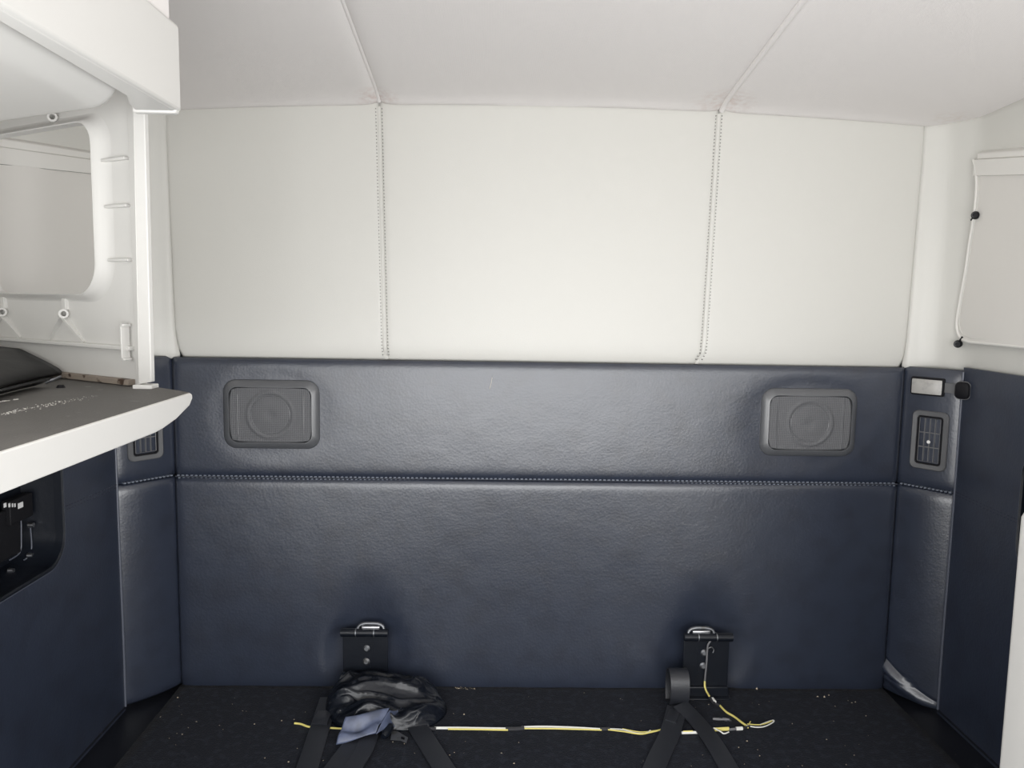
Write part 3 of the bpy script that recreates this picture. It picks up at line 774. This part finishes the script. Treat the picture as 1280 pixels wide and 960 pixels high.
# ------------------------------------------------------------------ belt anchor brackets at the foot of the rear wall
def bracket(x0, x1, z1, yf, label, knob_side, slot):
    o = thing('belt_anchor', ((x0+x1)/2, yf, 0), label, 'bracket', 'belt anchors at the foot of the rear wall')
    F2 = lambda a, b, h: Vector((a, yf-h, b))
    m = MB(); m.prism([(x0, .012), (x1, .012), (x1, z1-.012), (x0, z1-.012)], -.004, 0, F2); m.build('plate', 'black_steel', o, bevel=.0015)
    m = MB(); m.prism([(x0-.003, -.001), (x1+.003, -.001), (x1, .028), (x0, .028)], -.002, .010, F2); m.build('foot_flange', 'black_steel', o, bevel=.003)
    m = MB(); m.box((x0-.003, yf-.026, -.0005), (x1+.004, yf+.002, .004)); m.build('foot_plate', 'black_steel', o, bevel=.002)
    kx0, kx1 = (x0-.004, x1+.001) if knob_side < 0 else (x0-.001, x1+.006)
    MB().cyl((kx0, yf-.004, z1-.009), (kx1, yf-.004, z1-.009), .0105, 16).build('roller_bar', 'black_steel', o)
    for t in (.30, .70):
        xx = lerp(x0, x1, t); MB().cyl((xx-.0012, yf-.004, z1-.009), (xx+.0012, yf-.004, z1-.009), .0112, 16).build('bar_ring', 'dull_steel', o)
    c = lerp(x0, x1, .5 if knob_side < 0 else .42)+(.014 if knob_side < 0 else -.006); w = .036
    pts = smooth_path([(c-w, yf-.002, z1-.012), (c-w*.85, yf+.0, z1+.006), (c-w*.5, yf+.001, z1+.0125), (c, yf+.001, z1+.0135), (c+w*.5, yf+.001, z1+.0125), (c+w*.85, yf+.0, z1+.006), (c+w, yf-.002, z1-.012)], 6)
    MB().tube(pts, .0042, 10).build('latch_loop', 'dull_steel', o, label='dull steel latch loop')
    MB().box((c-w*.66, yf-.006, z1-.002), (c+w*.66, yf+.002, z1+.008)).build('latch_tongue', 'steel', o, bevel=.003, label='bright steel latch tongue')
    sx = lerp(x0, x1, slot)
    m = MB(); m.prism([(sx-.010, z1-.105), (sx+.010, z1-.105), (sx+.018, z1-.040), (sx-.018, z1-.040)], -.001, .0012, F2); m.build('slot_plate', 'black_steel', o)
    for dz, r_, dx in ((z1-.052, .0088, .001), (z1-.087, .0092, 0)):
        m = MB(); m.tube([Vector((sx+dx, yf-h, dz)) for h in (0, .003, .006)], r_, 12, rad=[r_, r_, r_*.6]); m.build('bolt', 'dull_steel', o)
    return o
bracket(-.3805, -.2655, .168, 1.968, 'black belt anchor bracket behind the crumpled leather cover', -1, .52)
bracket(.4945, .6120, .168, 1.955, 'black belt anchor bracket with a wire hanging down its front', 1, .44)

# ------------------------------------------------------------------ crumpled cover heaped in front of the bracket beside the worktop side
cv = thing('crumpled_cover', (-.25, 1.86, 0), 'crumpled shiny black leather cover with a blue grey lining heaped on the carpet', 'cover')
from mathutils import noise as mnoise
def heap(u, v):
    # u left-right, v front-back: long folds that run across, lower towards the right end
    p, q_ = 2*u-1, 2*v-1
    dx, dy = p*math.sqrt(max(0, 1-.42*q_*q_)), q_*math.sqrt(max(0, 1-.42*p*p))     # square to rounded outline
    x = -.258+dx*.150+.010*math.sin(v*4+1)*(1-u); y = 1.872+dy*.100
    e = max(0, 1-max(abs(p), abs(q_))**5)
    tilt = lerp(1.0, .55, u**1.5)
    q = mnoise.noise(Vector((u*3.1, v*2.3, .4))); q2 = mnoise.noise(Vector((u*6, v*8, 2.4))); q3 = mnoise.noise(Vector((u*11, v*17, 5.4)))
    w = v*12.5-u*4.2+q*2.6
    ridge = (1-abs(math.sin(w*.5+.3)))**1.2
    fine = (1-abs(math.sin(w*1.3+q2*2.2+u*3)))**2
    h = e**.7*tilt*(.018+.062*v**.8+.030*ridge+.012*fine+.010*q2+.003*q3)
    y += e*(.010*q+.005*q2-.012*ridge); x += e*.006*q2
    return (x, y, max(h, .0015) if 0 < u < 1 and 0 < v < 1 else .0006)
v, f = grid(heap, 110, 90)
obj('cover_sheet', v, f, 'cover_black', cv, solid=.002, off=0, angle=170)
def lin(u, v):
    c00, c10, c01, c11 = atz(420, 931, .006), atz(470, 917, .020), atz(432, 897, .045), atz(487, 886, .050)
    p = lerp(lerp(c00, c10, u), lerp(c01, c11, u), v)
    return p+Vector((0, -.003*math.sin(u*6), .006*math.sin(u*7+v*4)*math.sin(math.pi*v)+.004*math.sin(v*9)))
v, f = grid(lin, 26, 20); obj('lining', v, f, 'lining_blue', cv, solid=.002, off=0, label='blue grey lining turned outwards')
def lin2(u, v):
    c00, c10, c01, c11 = atz(470, 918, .020), atz(505, 903, .008), atz(487, 888, .046), atz(507, 884, .020)
    p = lerp(lerp(c00, c10, u), lerp(c01, c11, u), v)
    return p+Vector((0, 0, .004*math.sin(u*5+v*3)))
v, f = grid(lin2, 14, 12); obj('lining_fold', v, f, 'lining_blue', cv, solid=.002, off=0)

# ------------------------------------------------------------------ belt webbing on the carpet
G = 'belt webbing lying on the carpet'
def fpath(px, z=.003, n=10): return smooth_path([atz(a, b, zz if isinstance(zz, float) else z) for (a, b), zz in [((p[0], p[1]), p[2] if len(p) > 2 else z) for p in px]], n)
def strap(px, label, width=.047, m='webbing', wd=(1, 0, 0)):
    o = ribbon('belt_strap', fpath(px), wd, width, m, th=.002); return tag(o, label, 'strap', G)
strap([(412, 872, .012), (403, 900, .005), (393, 932, .004), (376, 985, .004)], 'black belt strap running out from under the left side of the leather cover')
strap([(455, 915, .006), (440, 935, .007), (420, 962, .006), (400, 992, .006)], 'black belt strap running out under the blue grey lining', .055)
strap([(462, 918, .010), (455, 938, .010), (436, 968, .009), (420, 995, .009)], 'narrow black belt strap beside the buckle', .040)
strap([(506, 880, .012), (520, 905, .006), (545, 945, .004), (575, 992, .004)], 'black belt strap angled away from the leather cover past the cable', .047, wd=(1, .2, 0))
strap([(846, 884, .012), (838, 915, .005), (822, 950, .004), (802, 1000, .004)], 'black belt strap below the standing loop of webbing', .047)
strap([(850, 880, .020), (870, 900, .007), (893, 930, .006), (925, 985, .004)], 'black belt strap angled from the loop past the wire connectors', .044, wd=(1, .25, 0))
# standing loop of webbing
cx = atz(840, 872, 0).x+.003
lpts = [(1.885, .012), (1.873, .035), (1.872, .062), (1.880, .084), (1.897, .095), (1.917, .092), (1.930, .078), (1.934, .055), (1.932, .030), (1.926, .006)]
lp3 = smooth_path([(cx, a, b) for a, b in lpts], 5)
ribbon('belt_loop', lp3, (1, 0, 0), .047, 'webbing', th=.0022)
o = bpy.data.objects['belt_loop']; tag(o, 'upright curled loop of shiny grey webbing beside the belt anchor', 'strap')
# short light strip of webbing under the loop
pz = [atz(846, 880, .008), atz(842, 893, .012), atz(838, 902, .010)]
tag(ribbon('belt_tail', smooth_path(pz, 4), (1, .1, 0), .026, 'webbing', th=.003), 'short shiny tail of webbing under the standing loop', 'strap')
# short grey tail on the far left strap
pz = [atz(407, 889, .010), atz(402, 898, .012), atz(399, 906, .008)]
tag(ribbon('belt_tail', smooth_path(pz, 4), (1, .1, 0), .036, 'webbing', th=.003), 'short dark webbing tail lying over the strap beside the leather cover', 'strap')

# buckle tongue
bt = thing('buckle_tongue', atz(495, 920, 0), 'steel buckle tongue with a black grip on the carpet', 'buckle')
a, b = atz(479, 921, .012), atz(489, 907, .016)
MB().tube([a, lerp(a, b, .15), lerp(a, b, .85), b], .010, 12, rad=[.006, .010, .010, .006]).build('grip', 'cover_black', bt)
def tq(px, py, z): return atz(px, py, z)
lo0 = [(490, 913), (497, 914), (510, 922), (508, 929), (501, 926), (488, 925)]
V, F = sheet_with_hole(lo0, [(501.5, 920.5), (506, 922), (505.5, 925), (501, 923.5)], .006, .009, lambda a, b, h: tq(a, b, h))
obj('tongue_plate', V, F, 'dull_steel', bt, smooth=False)

# ------------------------------------------------------------------ cables
def wire(parent, name, px, r_, m, z=.003): return MB().tube(fpath(px, z, 6), r_, 7).build(name, m, parent)
c1 = thing('cable', atz(640, 911, 0), 'yellow and white cable lying across the carpet between the anchors', 'cable')
wire(c1, 'yellow_wire', [(368, 904), (376, 905), (384, 908), (391, 909), (412, 910, .001), (440, 911, .001), (500, 909.5)], .0024, 'yellow_wire')
wire(c1, 'yellow_wire', [(499, 909.5), (513, 910)], .0040, 'yellow_wire')
wire(c1, 'tape', [(513, 910), (545, 911)], .0042, 'tape')
wire(c1, 'white_wire', [(543, 910), (570, 910), (600, 910.5), (632, 911)], .0032, 'white_wire')
wire(c1, 'yellow_wire', [(560, 911.3), (600, 911.8), (635, 912.5)], .0020, 'yellow_wire')
wire(c1, 'connector', [(632, 911), (645, 911), (655, 910)], .0046, 'tape')
wire(c1, 'white_wire', [(652, 909), (680, 908.5), (715, 909.5), (750, 911.5)], .0028, 'white_wire')
wire(c1, 'yellow_wire', [(652, 910.6), (690, 910.8), (720, 911.5), (752, 912.5)], .0017, 'yellow_wire')
wire(c1, 'tape', [(750, 911.5), (762, 911)], .0040, 'tape')
wire(c1, 'white_wire', [(760, 911), (778, 912), (793, 916), (806, 917), (813, 913)], .0016, 'white_wire')
wire(c1, 'yellow_wire', [(760, 912), (780, 914.5), (800, 917.5), (815, 915), (827, 912)], .0016, 'yellow_wire')
wire(c1, 'yellow_wire', [(778, 911), (800, 915), (818, 913.5), (827, 911.5)], .0014, 'yellow_wire')
c2 = thing('wire_lead', atz(900, 900, 0), 'thin wire lead with taped joints hanging from the belt anchor', 'cable')
yb = 1.9475
w_ = lambda x, y, d=0: aty(x, y, yb-d)
MB().tube(smooth_path([w_(889, 800), w_(885, 806), w_(884, 814), w_(883, 830), w_(881.5, 845), w_(881, 852)], 6), .0024, 7).build('grey_sleeve', 'grey_wire', c2)
MB().tube(smooth_path([w_(885, 811), w_(889, 809), w_(892, 812), w_(891, 816)], 5), .0016, 6).build('clip', 'dull_steel', c2)
MB().tube(smooth_path([w_(881, 851), aty(881, 858, 1.944), aty(883, 864, 1.936), aty(886.5, 870, 1.918)], 6), .0024, 7).build('yellow_wire', 'yellow_wire', c2)
wire(c2, 'tape', [(886, 869.5, .012), (890, 876, .008), (893, 879, .006)], .0038, 'tape')
wire(c2, 'white_joint', [(890.5, 873.5, .009), (893.5, 877.5, .008)], .0046, 'white_wire')
wire(c2, 'yellow_wire', [(900, 882), (908, 890), (918, 896), (927, 903), (933, 907)], .0026, 'yellow_wire')
wire(c2, 'tape', [(893, 879), (900, 882)], .0034, 'tape')
wire(c2, 'white_wire', [(933, 907), (945, 909), (956, 908), (966, 903), (967, 900.5), (962, 901.5), (950, 906)], .0015, 'white_wire')
wire(c2, 'yellow_wire', [(934, 905), (948, 906), (958, 904), (965, 901)], .0014, 'yellow_wire')
wire(c2, 'yellow_wire', [(938, 902), (936, 906), (935, 910)], .0014, 'yellow_wire')
c3 = thing('connector_lead', atz(890, 913, 0), 'short lead of white connectors half under the angled strap', 'cable')
wire(c3, 'white_connector', [(852, 916), (872, 915.5)], .0034, 'white_wire')
wire(c3, 'yellow_wire', [(854, 914.3, .006), (866, 914, .006)], .0018, 'yellow_wire')
wire(c3, 'tape', [(872, 915.5), (893, 914, .001)], .003, 'tape')
wire(c3, 'yellow_connector', [(893, 912), (911, 911)], .0048, 'yellow_wire')
wire(c3, 'white_wire', [(892, 910, .006), (900, 914, .006), (905, 917), (911, 915)], .0016, 'white_wire')
wire(c3, 'grey_sleeve', [(911, 912), (921, 911)], .003, 'grey_wire')
wire(c3, 'white_connector', [(920, 911), (928, 910.5)], .0046, 'white_wire')
wire(c3, 'tape', [(928, 910.5), (937, 908)], .0028, 'tape')
for i, (a, b) in enumerate(((891, 907), (903, 912))):
    p, q = atz(a, 898.5, .003), atz(b, 899.5, .003)
    t = thing('wire_terminal', p, ('grey wire terminal on the carpet nearest the belt anchor strap', 'grey wire terminal on the carpet beside the yellow wire')[i], 'terminal', 'loose terminals')
    MB().tube([p, lerp(p, q, .45), q], .0032, 8, rad=[.0030, .0034, .0022]).build('barrel', 'grey_wire', t)
    MB().box((q.x-.003, q.y-.003, .0005), (q.x+.004, q.y+.003, .0016)).build('blade', 'dull_steel', t)

# loose crumbs and lint on the carpet
cr_ = MB()
def crumb(px, py, s, w=1.0):
    p = atz(px, py, 0); a = random.random()*3
    ca, sa = math.cos(a)*s*w, math.sin(a)*s
    cr_.add([(p.x-ca, p.y-sa, -.0005), (p.x+sa, p.y-ca, -.0005), (p.x+ca, p.y+sa, -.0005), (p.x, p.y, s*.9)], [(0, 1, 2), (0, 1, 3), (1, 2, 3), (2, 0, 3)])
for k in range(16): crumb(random.uniform(568, 594), 860.5+random.gauss(0, .7), random.uniform(.001, .003), 1.6)
for a, b, s in ((946, 861, .004), (1030, 871, .004), (1022, 871, .003), (1036, 869, .0025), (990, 905, .003), (505, 930, .003), (491, 928, .003), (352, 901, .0025), (318, 905, .002), (580, 893, .003), (908, 875, .003), (866, 875, .003)): crumb(a, b, s)
for k in range(100): crumb(random.uniform(190, 1110), random.uniform(866, 958), random.uniform(.0006, .0017), 1.8)
tag(cr_.build('floor_crumbs', 'crumb', smooth=False), 'pale crumbs and lint scattered over the black carpet', 'crumbs', kind='stuff')
